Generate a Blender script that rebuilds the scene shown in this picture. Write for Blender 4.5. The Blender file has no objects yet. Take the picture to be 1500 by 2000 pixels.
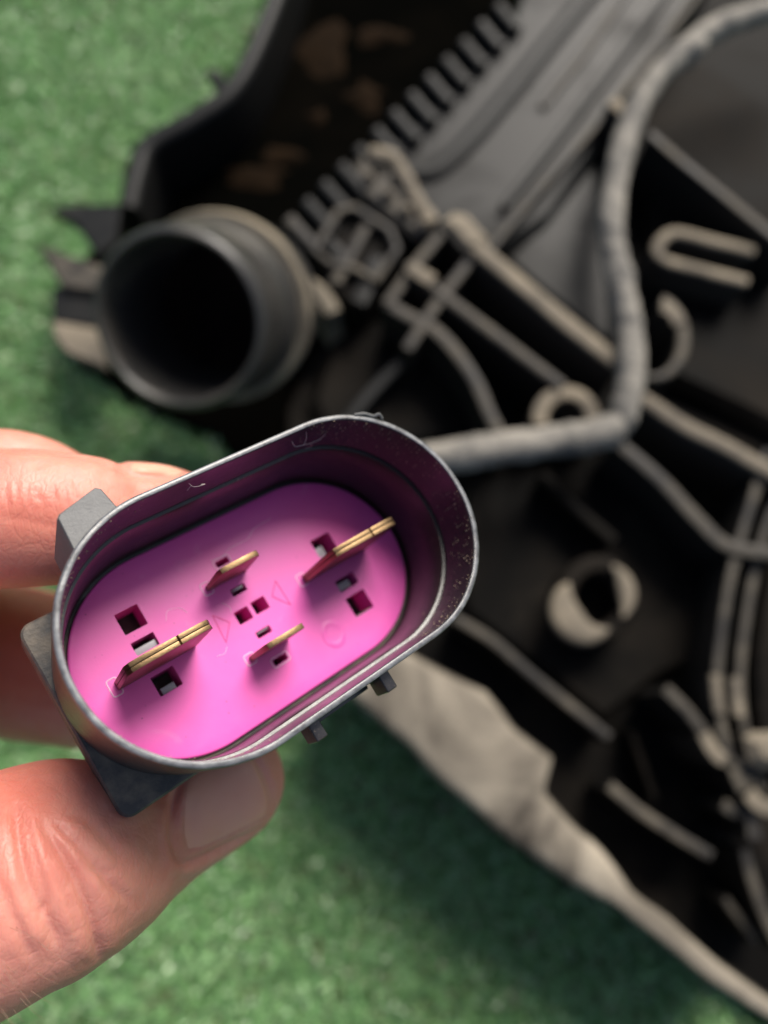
import bpy, bmesh, math, random
import numpy as np
from mathutils import Vector, Matrix, noise
from mathutils.bvhtree import BVHTree
from mathutils.geometry import delaunay_2d_cdt

random.seed(4); rng = np.random.default_rng(4)
sc = bpy.context.scene
C = sc.collection

# ------------------------------------------------------------------ camera
TILT = math.radians(16.0); CAMZ = 0.36; FPX = 1444.0
cam_d = bpy.data.cameras.new('camera'); cam = bpy.data.objects.new('camera', cam_d); C.objects.link(cam)
cam.location = (0, 0, CAMZ); cam.rotation_euler = (TILT, 0, 0)
cam_d.sensor_fit = 'VERTICAL'; cam_d.sensor_height = 36; cam_d.lens = 26
cam_d.clip_start = 0.005; cam_d.clip_end = 50
cam_d.dof.use_dof = True; cam_d.dof.focus_distance = 0.0815; cam_d.dof.aperture_fstop = 11.5
sc.camera = cam

# ------------------------------------------------------------------ light
SUN_EL, SUN_AZ = math.radians(43), math.radians(26)      # azimuth from +Y towards +X
world = bpy.data.worlds.new('World'); sc.world = world; world.use_nodes = True
wn = world.node_tree; wn.nodes.clear()
sky = wn.nodes.new('ShaderNodeTexSky'); sky.sky_type = 'NISHITA'; sky.sun_disc = False
sky.sun_elevation = SUN_EL; sky.sun_rotation = SUN_AZ; sky.dust_density = 3.0; sky.air_density = 1.0
bg = wn.nodes.new('ShaderNodeBackground'); bg.inputs['Strength'].default_value = 0.065
wo = wn.nodes.new('ShaderNodeOutputWorld')
wn.links.new(sky.outputs[0], bg.inputs[0]); wn.links.new(bg.outputs[0], wo.inputs[0])
sun_d = bpy.data.lights.new('sun', 'SUN'); sun_d.energy = 3.2; sun_d.angle = math.radians(31); sun_d.color = (1.0, 0.94, 0.86)
sun = bpy.data.objects.new('sun', sun_d); C.objects.link(sun)
sdir = Vector((math.cos(SUN_EL)*math.sin(SUN_AZ), math.cos(SUN_EL)*math.cos(SUN_AZ), math.sin(SUN_EL)))
sun.rotation_euler = sdir.to_track_quat('Z', 'Y').to_euler()
sun.location = (0, 0.3, 1.5)
vs = sc.view_settings; vs.view_transform = 'Standard'; vs.look = 'None'; vs.gamma = 1; vs.exposure = 0.74; vs.use_curve_mapping = False
sc.cycles.max_bounces = 8; sc.cycles.use_denoising = True
sc.cycles.sample_clamp_indirect = 6

# ------------------------------------------------------------------ geometry helpers
RIGHT = Vector((1, 0, 0)); UP = Vector((0, math.cos(TILT), math.sin(TILT))); FWD = Vector((0, math.sin(TILT), -math.cos(TILT)))
ORI = Vector((0, 0, CAMZ))
def at(px, py, d):
    """a point at distance d (metres, along the lens axis) seen at photo pixel px, py"""
    return ORI + RIGHT*((px-750)/FPX*d) - UP*((py-1000)/FPX*d) + FWD*d
def on(px, py, z):
    """the point at height z seen at photo pixel px, py"""
    v = RIGHT*((px-750)/FPX) - UP*((py-1000)/FPX) + FWD
    return ORI + v*((z-CAMZ)/v.z)
def project(co):
    d = np.asarray(co) - np.array(ORI)
    z = d @ np.array(FWD)
    return 750 + FPX*(d @ np.array(RIGHT))/z, 1000 - FPX*(d @ np.array(UP))/z, z
def link(name, me, mat, parent=None, smooth=True, local=None):
    o = bpy.data.objects.new(name, me); C.objects.link(o)
    if mat is not None: me.materials.append(mat)
    if smooth:
        me.polygons.foreach_set('use_smooth', [True]*len(me.polygons))
    if parent is not None: o.parent = parent
    return o
def from_data(name, verts, faces, mat, parent=None, smooth=True, sharp=40):
    me = bpy.data.meshes.new(name); me.from_pydata([tuple(v) for v in verts], [], faces)
    bm = bmesh.new(); bm.from_mesh(me); bmesh.ops.recalc_face_normals(bm, faces=bm.faces[:]); bm.to_mesh(me); bm.free()
    o = link(name, me, mat, parent, smooth)
    if smooth: me.set_sharp_from_angle(angle=math.radians(sharp))
    return o
def tag(o, label, cat=None, kind=None, group=None):
    if label: o['label'] = label
    if cat: o['category'] = cat
    if kind: o['kind'] = kind
    if group: o['group'] = group
    return o
def empty(name, loc=(0, 0, 0)):
    o = bpy.data.objects.new(name, None); C.objects.link(o); o.location = loc; o.empty_display_size = 0.01
    return o
def smooth_line(pts, n=6):
    """Catmull-Rom through the points"""
    P = [Vector(p) for p in pts]
    if len(P) < 3: return P
    out = []
    for i in range(len(P)-1):
        p0 = P[i-1] if i else P[0]*2-P[1]
        p1, p2 = P[i], P[i+1]
        p3 = P[i+2] if i+2 < len(P) else P[-1]*2-P[-2]
        for k in range(n):
            t = k/n
            out.append(0.5*((2*p1)+(p2-p0)*t+(2*p0-5*p1+4*p2-p3)*t*t+(3*p1-p0-3*p2+p3)*t**3))
    out.append(P[-1]); return out
def tube_data(pts, radii, n=16, cap=True, wob=0.0, wscale=300, squash=None, roll=None):
    """a tube round a 3-D line; squash = (side, up) factors in the frame"""
    P = [Vector(p) for p in pts]; m = len(P)
    if not hasattr(radii, '__len__'): radii = [radii]*m
    V, F = [], []
    t = (P[1]-P[0]).normalized()
    ref = roll or Vector((0, 0, 1))
    a = (ref - t*ref.dot(t)).normalized()
    for i in range(m):
        t2 = (P[min(i+1, m-1)]-P[max(i-1, 0)]).normalized()
        a = (a - t2*a.dot(t2)).normalized(); b = t2.cross(a)
        for k in range(n):
            th = 2*math.pi*k/n
            r = radii[i]
            sa, sb = (squash[i] if squash else (1, 1))
            q = P[i] + a*(math.cos(th)*r*sa) + b*(math.sin(th)*r*sb)
            if wob: q += (q-P[i]).normalized()*(noise.noise(q*wscale)*wob)
            V.append(q)
    for i in range(m-1):
        for k in range(n):
            F.append((i*n+k, i*n+(k+1) % n, (i+1)*n+(k+1) % n, (i+1)*n+k))
    if cap:
        F.append(tuple(range(n-1, -1, -1))); F.append(tuple((m-1)*n+k for k in range(n)))
    return V, F
def sweep_wall(pts, w, h, bev=0.0006, closed=False, jag=0.0):
    """an upright wall of width w hanging h down from a line"""
    P = [Vector(p) for p in pts]; m = len(P); V, F = [], []
    if not hasattr(w, '__len__'): w = [w]*m
    for i in range(m):
        if closed: t = P[(i+1) % m]-P[i-1]
        else: t = P[min(i+1, m-1)]-P[max(i-1, 0)]
        t.z = 0; t.normalize(); s = Vector((-t.y, t.x, 0)); hw = w[i]/2
        if jag: hw += noise.noise(P[i]*260)*jag
        b = min(bev, hw*0.7)
        for o_, z_ in ((-hw, -h), (-hw, -b), (-hw+b*0.35, -b*0.3), (-hw+b, 0), (hw-b, 0), (hw-b*0.35, -b*0.3), (hw, -b), (hw, -h)):
            V.append(P[i]+s*o_+Vector((0, 0, z_)))
    n = 8
    for i in range(m if closed else m-1):
        j = (i+1) % m
        for k in range(n): F.append((i*n+k, i*n+(k+1) % n, j*n+(k+1) % n, j*n+k))
    if not closed:
        F.append(tuple(range(n))); F.append(tuple((m-1)*n+k for k in range(n-1, -1, -1)))
    return V, F
def prism(poly, thick, bev=0.0008):
    """flat polygon (3-D points in a horizontal plane, any order), extruded down with a softened top edge"""
    P = [Vector(p) for p in poly]; m = len(P)
    area = sum(P[i].x*P[(i+1) % m].y-P[(i+1) % m].x*P[i].y for i in range(m))
    if area < 0: P.reverse()
    ins = []
    for i in range(m):
        e1 = (P[i]-P[i-1]).normalized(); e2 = (P[(i+1) % m]-P[i]).normalized()
        n1 = Vector((-e1.y, e1.x, 0)); n2 = Vector((-e2.y, e2.x, 0)); b = (n1+n2); b.normalize()
        k = bev/max(0.4, b.dot(n1)); ins.append(P[i]+b*k)
    V = ins + [p-Vector((0, 0, bev)) for p in P] + [p-Vector((0, 0, thick)) for p in P]
    F = [tuple(range(m))]
    for r in (0, 1):
        for i in range(m):
            j = (i+1) % m; F.append((r*m+i, r*m+j, (r+1)*m+j, (r+1)*m+i))
    F.append(tuple(2*m+i for i in range(m-1, -1, -1)))
    return V, F

# ------------------------------------------------------------------ material helpers
class Mat:
    def __init__(s, name):
        s.m = bpy.data.materials.new(name); s.m.use_nodes = True; s.t = s.m.node_tree; s.n = s.t.nodes; s.b = s.n['Principled BSDF']
    def new(s, typ, **kw):
        x = s.n.new(typ)
        for k, v in kw.items(): setattr(x, k, v)
        return x
    def link(s, a, b): s.t.links.new(a, b)
    def set(s, **kw):
        for k, v in kw.items():
            s.b.inputs[k.replace('_', ' ')].default_value = v
    def coord(s, kind='Object'):
        return s.new('ShaderNodeTexCoord').outputs[kind]
    def noise(s, scale, detail=4, rough=0.55, vec=None, dist=0.0):
        x = s.new('ShaderNodeTexNoise'); x.inputs['Scale'].default_value = scale; x.inputs['Detail'].default_value = detail
        x.inputs['Roughness'].default_value = rough; x.inputs['Distortion'].default_value = dist
        s.link(vec if vec is not None else s.coord(), x.inputs['Vector']); return x.outputs['Fac']
    def ramp(s, fac, stops):
        x = s.new('ShaderNodeValToRGB'); e = x.color_ramp.elements
        while len(e) < len(stops): e.new(0.5)
        for i, (p, c) in enumerate(stops):
            e[i].position = p; e[i].color = (*c, 1) if hasattr(c, '__len__') else (c, c, c, 1)
        s.link(fac, x.inputs[0]); return x.outputs[0]
    def mix(s, fac, a, b, blend='MIX'):
        x = s.new('ShaderNodeMix'); x.data_type = 'RGBA'; x.blend_type = blend
        for sock, v in ((x.inputs[0], fac), (x.inputs[6], a), (x.inputs[7], b)):
            if hasattr(v, 'is_linked'): s.link(v, sock)
            elif hasattr(v, '__len__'): sock.default_value = (*v, 1)
            else: sock.default_value = v
        return x.outputs[2]
    def math(s, op, a, b=0.0, clamp=False):
        x = s.new('ShaderNodeMath', operation=op, use_clamp=clamp)
        for sock, v in ((x.inputs[0], a), (x.inputs[1], b)):
            if hasattr(v, 'is_linked'): s.link(v, sock)
            else: sock.default_value = v
        return x.outputs[0]
    def bump(s, h, strength=0.3, dist=0.001, normal=None):
        x = s.new('ShaderNodeBump'); x.inputs['Strength'].default_value = strength; x.inputs['Distance'].default_value = dist
        s.link(h, x.inputs['Height'])
        if normal is not None: s.link(normal, x.inputs['Normal'])
        s.link(x.outputs[0], s.b.inputs['Normal']); return x.outputs[0]
    def col(s, c): s.link(c, s.b.inputs['Base Color'])
    def rough(s, c): s.link(c, s.b.inputs['Roughness'])

def dusty_black(name, base, dust, lo, hi, rough=0.45, scale=22, bump=0.15, spec=0.25, side=None):
    M = Mat(name); M.b.inputs['Specular IOR Level'].default_value = spec
    n = M.noise(scale, 6, 0.62, dist=0.6); f = M.noise(900, 3, 0.6)
    amt = M.ramp(n, [(lo, 0.0), (hi, 1.0)])
    amt2 = M.math('MULTIPLY', amt, M.ramp(f, [(0.25, 0.55), (0.65, 1.0)]), True)
    if side is not None:         # dust lies on the faces that look up; upright faces stay bare plastic
        ge = M.new('ShaderNodeNewGeometry'); sp = M.new('ShaderNodeSeparateXYZ'); M.link(ge.outputs['Normal'], sp.inputs[0])
        upf = M.ramp(M.math('ADD', sp.outputs[2], M.math('MULTIPLY', M.math('SUBTRACT', n, 0.5), 0.5)), [(0.30, 0.0), (0.75, 1.0)])
        base = M.mix(upf, side, base); amt2 = M.math('MULTIPLY', amt2, upf)
    M.col(M.mix(amt2, base, dust))
    M.rough(M.ramp(amt2, [(0.0, rough), (1.0, 0.85)]))
    M.bump(M.noise(500, 4), bump, 0.0006)
    return M.m
BLACK = dusty_black('black_plastic', (0.0045, 0.0041, 0.0036), (0.034, 0.0275, 0.021), 0.46, 0.86, 0.55, 15, spec=0.05)
TROUGH_SHADE = dusty_black('shaded_trough_plastic', (0.0016, 0.0016, 0.0013), (0.005, 0.004, 0.003), 0.46, 0.86, 0.7, 15, spec=0.0)  # darker copy of the black plastic; shade of the recess put into its colour
FLM = dusty_black('flange_plastic', (0.055, 0.046, 0.036), (0.36, 0.315, 0.245), 0.38, 0.60, 0.7, 17, side=(0.03, 0.026, 0.02))
RIBM = dusty_black('rib_plastic', (0.026, 0.024, 0.022), (0.150, 0.130, 0.098), 0.42, 0.74, 0.5, 48, side=(0.012, 0.011, 0.010))
DUSTY = dusty_black('dust_covered_plastic', (0.085, 0.074, 0.060), (0.31, 0.262, 0.19), 0.34, 0.66, 0.7, 34, side=(0.024, 0.020, 0.016))
GREYP = dusty_black('satin_grey_plastic', (0.010, 0.0105, 0.0105), (0.034, 0.032, 0.028), 0.50, 0.85, 0.46, 18, spec=0.18, side=(0.007, 0.007, 0.0068))
PIPEM = dusty_black('pipe_plastic', (0.030, 0.029, 0.028), (0.11, 0.096, 0.074), 0.45, 0.85, 0.36, 24, spec=0.5)
COLLAR = dusty_black('dusty_collar', (0.07, 0.062, 0.050), (0.30, 0.255, 0.185), 0.32, 0.62, 0.7, 40)
TAPE = dusty_black('loom_tape', (0.12, 0.115, 0.105), (0.33, 0.305, 0.26), 0.34, 0.66, 0.75, 60, 0.6)
M = Mat('rust_brown_mud'); M.col(M.mix(M.noise(160, 4), (0.004, 0.003, 0.002), (0.020, 0.011, 0.005))); M.set(Roughness=0.95); M.b.inputs['Specular IOR Level'].default_value = 0.05; MUD = M.m

# ------------------------------------------------------------------ ground
gv = [(-2, -2, 0), (2, -2, 0), (2, 2, 0), (-2, 2, 0)]
M = Mat('turf_backing'); M.col(M.mix(M.noise(120, 4), (0.05, 0.11, 0.035), (0.10, 0.19, 0.065))); M.set(Roughness=0.95)
g = from_data('turf_ground', gv, [(0, 1, 2, 3)], M.m, smooth=False)
tag(g, 'dark backing of the artificial turf under the blades', None, 'structure')

# outline of the shroud base on the ground (photo pixels at height .03)
OUTLINE = [(560, -120), (505, 40), (440, 165), (360, 225), (275, 275), (238, 395), (190, 470), (120, 560), (125, 690), (270, 790), (430, 850),
           (560, 1100), (700, 1365), (800, 1462), (930, 1592), (1010, 1660), (1100, 1722), (1210, 1775), (1300, 1850), (1420, 1935), (1620, 2080), (1700, 900), (1760, -120)]
base_poly = [on(x, y, 0.03) for x, y in OUTLINE]
pxy = np.array([(p.x, p.y) for p in base_poly])
def inside(x, y, poly):
    c = np.zeros(len(x), bool); m = len(poly); j = m-1
    for i in range(m):
        xi, yi = poly[i]; xj, yj = poly[j]
        hit = ((yi > y) != (yj > y)) & (x < (xj-xi)*(y-yi)/(yj-yi+1e-12)+xi)
        c ^= hit; j = i
    return c
def make_turf(n):
    x = rng.uniform(-0.42, 0.30, n); y = rng.uniform(-0.26, 0.66, n)
    gx, gy, gz = project(np.c_[x, y, np.zeros(n)])
    vis = (gx > -170) & (gx < 1640) & (gy > -150) & (gy < 2200)
    keep = vis & ~inside(x, y, pxy)
    x, y = x[keep], y[keep]; n = len(x)
    ang = rng.uniform(0, 2*math.pi, n)
    L = rng.uniform(0.007, 0.014, n); lean = np.abs(rng.normal(0.95, 0.45, n)); curl = rng.normal(0.7, 0.5, n)
    w = rng.uniform(0.00055, 0.0011, n)
    dx, dy = np.cos(ang), np.sin(ang)
    yaw = ang + rng.normal(0, 0.7, n); sx, sy = -np.sin(yaw), np.cos(yaw)
    V = np.zeros((n, 7, 3)); px, py, pz = x.copy(), y.copy(), np.zeros(n)
    th = lean*0.5
    for s in range(3):
        ww = w*(1.0, 0.95, 0.7)[s]
        V[:, 2*s] = np.c_[px-sx*ww, py-sy*ww, pz]; V[:, 2*s+1] = np.c_[px+sx*ww, py+sy*ww, pz]
        st = L/3
        px = px+dx*np.sin(th)*st; py = py+dy*np.sin(th)*st; pz = np.maximum(pz+np.cos(th)*st, 0.0006)
        th = th+curl*0.6+lean*0.2
    V[:, 6] = np.c_[px, py, pz]
    base = (np.arange(n)*7)[:, None]
    q1 = base+np.array([0, 1, 3, 2]); q2 = base+np.array([2, 3, 5, 4]); t3 = base+np.array([4, 5, 6])
    loops = np.concatenate([q1, q2, t3], axis=1).ravel()
    tot = np.tile([4, 4, 3], n); start = np.concatenate([[0], np.cumsum(tot)[:-1]])
    me = bpy.data.meshes.new('grass_blades'); me.vertices.add(n*7); me.vertices.foreach_set('co', V.ravel())
    me.loops.add(len(loops)); me.loops.foreach_set('vertex_index', loops.astype(np.int32))
    me.polygons.add(len(tot)); me.polygons.foreach_set('loop_start', start.astype(np.int32)); me.polygons.foreach_set('loop_total', tot.astype(np.int32))
    me.update(calc_edges=True)
    a = me.attributes.new('tone', 'FLOAT', 'POINT'); a.data.foreach_set('value', np.repeat(rng.uniform(0, 1, n), 7))
    return me
M = Mat('turf_blade'); at_ = M.new('ShaderNodeAttribute', attribute_name='tone')
patch = M.noise(7, 3)
c1 = M.ramp(at_.outputs['Fac'], [(0.0, (0.12, 0.27, 0.08)), (0.5, (0.28, 0.53, 0.22)), (0.82, (0.42, 0.70, 0.33)), (0.90, (0.62, 0.78, 0.50)), (0.96, (0.16, 0.115, 0.05)), (1.0, (0.11, 0.075, 0.035))])  # the palest stop paints sun glints into the colour of some blades
M.col(M.mix(M.ramp(patch, [(0.35, 0.0), (0.7, 0.35)]), c1, (0.24, 0.36, 0.15)))
M.set(Roughness=0.24); M.b.inputs['Specular IOR Level'].default_value = 0.9; M.b.inputs['Sheen Weight'].default_value = 0.7; M.b.inputs['Sheen Roughness'].default_value = 0.35; M.b.inputs['Sheen Tint'].default_value = (0.7, 1.0, 0.7, 1)
tr = M.new('ShaderNodeBsdfTranslucent'); M.link(c1, tr.inputs[0]); ms = M.new('ShaderNodeMixShader'); ms.inputs[0].default_value = 0.4
M.link(M.b.outputs[0], ms.inputs[1]); M.link(tr.outputs[0], ms.inputs[2]); M.link(ms.outputs[0], M.n['Material Output'].inputs[0])
turf = link('grass_blades', make_turf(340000), M.m, smooth=False)
tag(turf, 'bright green artificial turf blades around the black shroud', 'turf', 'stuff')

# ------------------------------------------------------------------ fan shroud (blurred, behind)
shroud = empty('fan_shroud', on(1000, 900, 0.0))
tag(shroud, 'large dusty black plastic fan shroud lying on green turf', 'fan shroud')
SINV = Matrix.Translation(-shroud.location)
def part(name, vf, mat, parent=None, smooth=True, label=None, sharp=40):
    V, F = vf; off = shroud.location
    o = from_data(name, [Vector(v)-off for v in V], F, mat, parent or shroud, smooth, sharp)
    if label: o['label'] = label
    return o
def line(px, z, sm=True, n=6):
    zs = z if hasattr(z, '__len__') else [z]*len(px)
    p = [on(x, y, zz) for (x, y), zz in zip(px, zs)]
    return smooth_line(p, n) if sm and len(p) > 2 else p
def rib(px, z, w, h, mat=RIBM, sm=True, name='rib', label=None, bev=0.0008, jag=0.0):
    z0 = min(z) if hasattr(z, '__len__') else z
    if h > 0.009: h = max(h, z0-ZB-0.0005)
    return part(name, sweep_wall(line(px, z, sm), w, h, bev, jag=jag), mat, label=label)

ZB, ZT = 0.014, 0.008
part('trough_floor', prism([on(x, y, ZT) for x, y in OUTLINE], 0.006, 0.001), TROUGH_SHADE)
main = [(1030, -130), (1015, 50), (820, 260), (690, 390), (640, 470), (640, 640), (560, 800), (560, 1100)]+OUTLINE[12:]
part('base_panel', prism([on(x, y, ZB) for x, y in main], 0.008, 0.001), BLACK)
# satin panel between the comb and the wiring
gp = [(1035, -60), (1000, 40), (880, 175), (760, 275), (715, 300), (790, 330), (835, 445), (905, 470), (960, 500), (1075, 420), (1180, 260), (1250, 150), (1390, -60)]
part('upper_panel', prism([on(x, y, 0.044) for x, y in gp], 0.032, 0.0025), GREYP)
part('web_panel', prism([on(x, y, 0.038) for x, y in [(968, 505), (1060, 415), (1170, 285), (1188, 420), (1205, 560), (1212, 700), (1120, 635), (1030, 560)]], 0.024, 0.006), GREYP)
part('web_panel', prism([on(x, y, 0.022) for x, y in [(900, 935), (1040, 905), (1150, 890), (1290, 985), (1370, 1085), (1375, 1290), (1290, 1330), (1180, 1415), (1040, 1305), (900, 1195)]], 0.009, 0.004), BLACK)
part('web_panel', prism([on(x, y, 0.026) for x, y in [(1270, 290), (1345, 355), (1440, 430), (1560, 540), (1560, 860), (1440, 800), (1300, 735), (1262, 560)]], 0.013, 0.005), BLACK)
part('web_panel', prism([on(x, y, 0.024) for x, y in [(650, 650), (740, 610), (800, 640), (870, 705), (930, 800), (950, 850), (780, 880), (640, 860), (600, 780)]], 0.012, 0.005), BLACK)
rib([(800, 330), (850, 325), (915, 270), (1000, 170), (1120, 20), (1190, -60)], 0.0475, 0.012, 0.006, GREYP, bev=0.004, name='pressed_ridge')
rib([(985, 400), (1065, 300), (1180, 150), (1330, -50)], 0.049, 0.0045, 0.008, GREYP, name='pressed_ridge')
rib([(955, 490), (1040, 385), (1170, 235), (1285, 90), (1400, -60)], 0.051, 0.0035, 0.018, RIBM, name='rib')
rib([(1060, 205), (1150, 90), (1240, -40)], 0.0465, 0.004, 0.006, RIBM, name='pressed_ridge')

# dark trough at the upper edge of the shroud, with its lip and mud
rib([(575, -130), (520, 30), (455, 160), (370, 225), (285, 275), (262, 330), (245, 400)], 0.046, 0.011, 0.040, GREYP, name='edge_lip', bev=0.004)
def blob(px, py, z, rx, ry, h, seed, irr=0.4):
    V, F = [], []; c = on(px, py, z); n = 14
    for r in range(4):
        f = 1-r/4
        for k in range(n):
            a = 2*math.pi*k/n; q = 1+0.9*noise.noise(Vector((math.cos(a)*1.3+seed, math.sin(a)*1.3, seed)))*irr
            V.append(c+Vector((math.cos(a)*rx*f*q, math.sin(a)*ry*f*q, h*math.sin((1-f)*math.pi/2))))
    V.append(c+Vector((0, 0, h)))
    for r in range(3):
        for k in range(n): F.append((r*n+k, r*n+(k+1) % n, (r+1)*n+(k+1) % n, (r+1)*n+k))
    for k in range(n): F.append((3*n+k, 3*n+(k+1) % n, 4*n))
    return V, F
for i, (x, y, rx, ry) in enumerate([(640, 105, .016, .018), (505, 345, .018, .008), (715, 190, .012, .010), (560, 305, .010, .006), (745, 70, .013, .007), (620, 230, .007, .005)]):
    part('mud_patch', blob(x, y, ZT, rx, ry, 0.002, i*3.1, 1.0), MUD)
for i, (x, y) in enumerate([(438, 288), (392, 317), (310, 363), (280, 405)]):
    part('rivet', blob(x, y, 0.008, 0.0042, 0.0042, 0.034, i*1.7+9), COLLAR)

# comb of teeth
tx0, ty0, tx1, ty1 = 985, 22, 585, 450
NT = 13; v0, f0 = None, None
zt = 0.050
for i in range(NT):
    t = i/(NT-1); x = tx0+(tx1-tx0)*t; y = ty0+(ty1-ty0)*t
    a = on(x-12-10*t, y-16-10*t, zt); b = on(x+26+8*t, y+30+6*t, zt)
    part('tooth', sweep_wall([a, (a+b)/2, b], 0.0068, 0.030, 0.0018), GREYP if i < 12 else RIBM)
rib([(1020, 50), (820, 262), (690, 392), (615, 470)], 0.043, 0.006, 0.036, BLACK, sm=False, name='comb_rail')

# slotted bracket beside the pipe
def loop_wall(name, px, z, w, h, mat, label=None):
    return part(name, sweep_wall([on(x, y, z) for x, y in px], w, h, 0.0012, closed=True), mat, label=label)
part('slotted_bracket', prism([on(x, y, 0.046) for x, y in [(605, 480), (660, 402), (690, 398), (762, 440), (785, 480), (715, 600), (700, 605), (640, 560)]], 0.036, 0.002), BLACK)
loop_wall('bracket_frame', [(612, 485), (662, 408), (692, 402), (760, 446), (776, 482), (735, 545), (690, 520), (650, 515)], 0.052, 0.0042, 0.010, RIBM)
rib([(715, 440), (672, 520), (655, 550)], 0.051, 0.0050, 0.010, RIBM, sm=False)
rib([(640, 470), (665, 500), (650, 560)], 0.049, 0.006, 0.008, GREYP)
rib([(735, 500), (715, 560), (700, 590)], 0.049, 0.008, 0.008, GREYP)

# knobbly dusty corner
part('corner_pad', prism([on(x, y, 0.050) for x, y in [(700, 288), (745, 280), (790, 318), (850, 425), (845, 455), (815, 465), (700, 372), (690, 330)]], 0.038, 0.003), RIBM)
rib([(722, 292), (765, 300), (790, 335), (815, 385), (848, 430)], 0.054, 0.008, 0.012, DUSTY, bev=0.003, jag=0.002)
for i, (x, y) in enumerate([(722, 352), (758, 385), (795, 415), (828, 440), (742, 325), (775, 352)]):
    part('stud', blob(x, y, 0.050, 0.0042, 0.0042, 0.005, i*2.3), DUSTY if i < 4 else RIBM)

# cell grid and long bars
zc = 0.056
part('bar_block', prism([on(x, y, 0.060) for x, y in [(862, 430), (885, 408), (912, 412), (958, 462), (935, 492), (905, 480)]], 0.045, 0.003), DUSTY)
rib([(928, 478), (1010, 545), (1110, 630), (1215, 712)], 0.059, 0.0085, 0.026, DUSTY, sm=False, name='bar', bev=0.002, jag=0.0012)
rib([(795, 515), (850, 562), (960, 645), (1100, 752)], zc, 0.0062, 0.024, RIBM, sm=False, name='bar', bev=0.002)
rib([(800, 520), (845, 548)], zc+0.003, 0.007, 0.012, DUSTY, sm=False, name='bar_cap')
rib([(935, 485), (880, 555), (840, 610), (795, 680)], zc-0.001, 0.0052, 0.022, RIBM, sm=False)
rib([(870, 445), (815, 510), (770, 572), (755, 592)], zc-0.001, 0.0050, 0.022, RIBM, sm=False)
rib([(752, 588), (790, 612), (845, 640), (890, 685), (930, 745), (958, 810), (985, 860)], zc-0.002, 0.0058, 0.020, RIBM, name='curved_rib')
rib([(1255, 775), (1340, 830), (1420, 870), (1500, 915), (1560, 950)], 0.056, [0.0075]*25, 0.024, DUSTY, name='bar', bev=0.002)
rib([(1270, 260), (1340, 320), (1420, 385), (1560, 500)], 0.052, 0.0046, 0.02, RIBM, sm=False)
rib([(1205, 862), (1290, 935), (1370, 1020), (1425, 1066), (1520, 1082)], 0.054, 0.0060, 0.022, RIBM, name='curved_rib')
rib([(1060, 925), (1120, 985), (1200, 1055)], 0.040, 0.005, 0.01, BLACK)
rib([(1195, 195), (1235, 232)], 0.058, 0.007, 0.014, DUSTY, sm=False, name='peg')
# raised loop, cable clips, screw boss
rib([(1475, 488), (1400, 470), (1325, 452), (1298, 462), (1285, 485), (1300, 505), (1370, 525), (1462, 548)], 0.046, 0.0062, 0.016, DUSTY, name='raised_loop', bev=0.002)
def arc(cx, cy, rx, ry, a0, a1, n=18):
    return [(cx+rx*math.cos(math.radians(a0+(a1-a0)*k/n)), cy-ry*math.sin(math.radians(a0+(a1-a0)*k/n))) for k in range(n+1)]
rib(arc(1277, 660, 60, 76, 75, -110), 0.052, [0.008-0.0045*k/18 for k in range(19)], 0.018, RIBM, sm=False, name='cable_clip', bev=0.002)
rib(arc(1290, 640, 38, 42, 85, 10, 8), 0.053, 0.007, 0.012, DUSTY, sm=False, name='cable_clip')
rib(arc(1107, 815, 52, 50, -20, 195, 16), 0.054, 0.0078, 0.02, DUSTY, sm=False, name='cable_clip', bev=0.002)
part('screw_boss', sweep_wall([on(x, y, 0.043) for x, y in arc(1168, 1168, 62, 68, 0, 350, 35)], 0.008, 0.028, 0.002, closed=True), BLACK)
rib(arc(1160, 1172, 58, 64, 148, 300, 26), 0.0455, [0.0012+0.0135*math.sin(math.pi*(k/26)**0.9)**0.8 for k in range(27)], 0.006, DUSTY, sm=False, name='boss_rim', bev=0.003)
rib(arc(1166, 1165, 62, 70, 62, -35, 18), 0.0455, [0.0012+0.0075*math.sin(math.pi*k/18) for k in range(19)], 0.006, DUSTY, sm=False, name='boss_rim', bev=0.0025)
part('sunken_pad', blob(1010, 1130, ZB, 0.030, 0.034, 0.003, 3.3), GREYP)
part('sunken_pad', blob(1330, 620, ZB, 0.030, 0.038, 0.003, 5.3), BLACK)
part('sunken_pad', blob(1100, 560, ZB, 0.024, 0.036, 0.0015, 7.9), BLACK)
part('sunken_pad', blob(1180, 1360, ZB, 0.026, 0.018, 0.004, 8.4), BLACK)
# concentric walls round the fan opening
for k, off in enumerate((0, 44, 84)):
    rib([(1500+off, 880), (1470+off, 980), (1437+off, 1090), (1416+off, 1200), (1403+off, 1310), (1408+off, 1400), (1425+off, 1480), (1450+off, 1545)],
        0.052-0.004*k, 0.0042, 0.03, RIBM if k < 2 else BLACK, name='ring_wall')
for x, y in ((1402, 1355), (1440, 1360)):
    part('ring_clip', sweep_wall([on(x-3, y-38, 0.055), on(x, y, 0.055), on(x+6, y+38, 0.055)], 0.0050, 0.014, 0.0015), DUSTY)
rib([(1300, 1345), (1340, 1385), (1375, 1430), (1398, 1470), (1430, 1492), (1465, 1492)], 0.052, 0.0048, 0.02, RIBM, name='curved_rib')
rib([(1375, 1432), (1395, 1468), (1415, 1486)], 0.0545, 0.0058, 0.012, DUSTY, name='rib_cap')
part('motor_lug', prism([on(x, y, 0.060) for x, y in [(1460, 1440), (1478, 1430), (1560, 1428), (1560, 1500), (1500, 1505), (1470, 1490)]], 0.045, 0.004), DUSTY)
rib([(1450, 1490), (1462, 1545), (1470, 1600), (1475, 1640)], 0.050, 0.0060, 0.02, RIBM)
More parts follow.
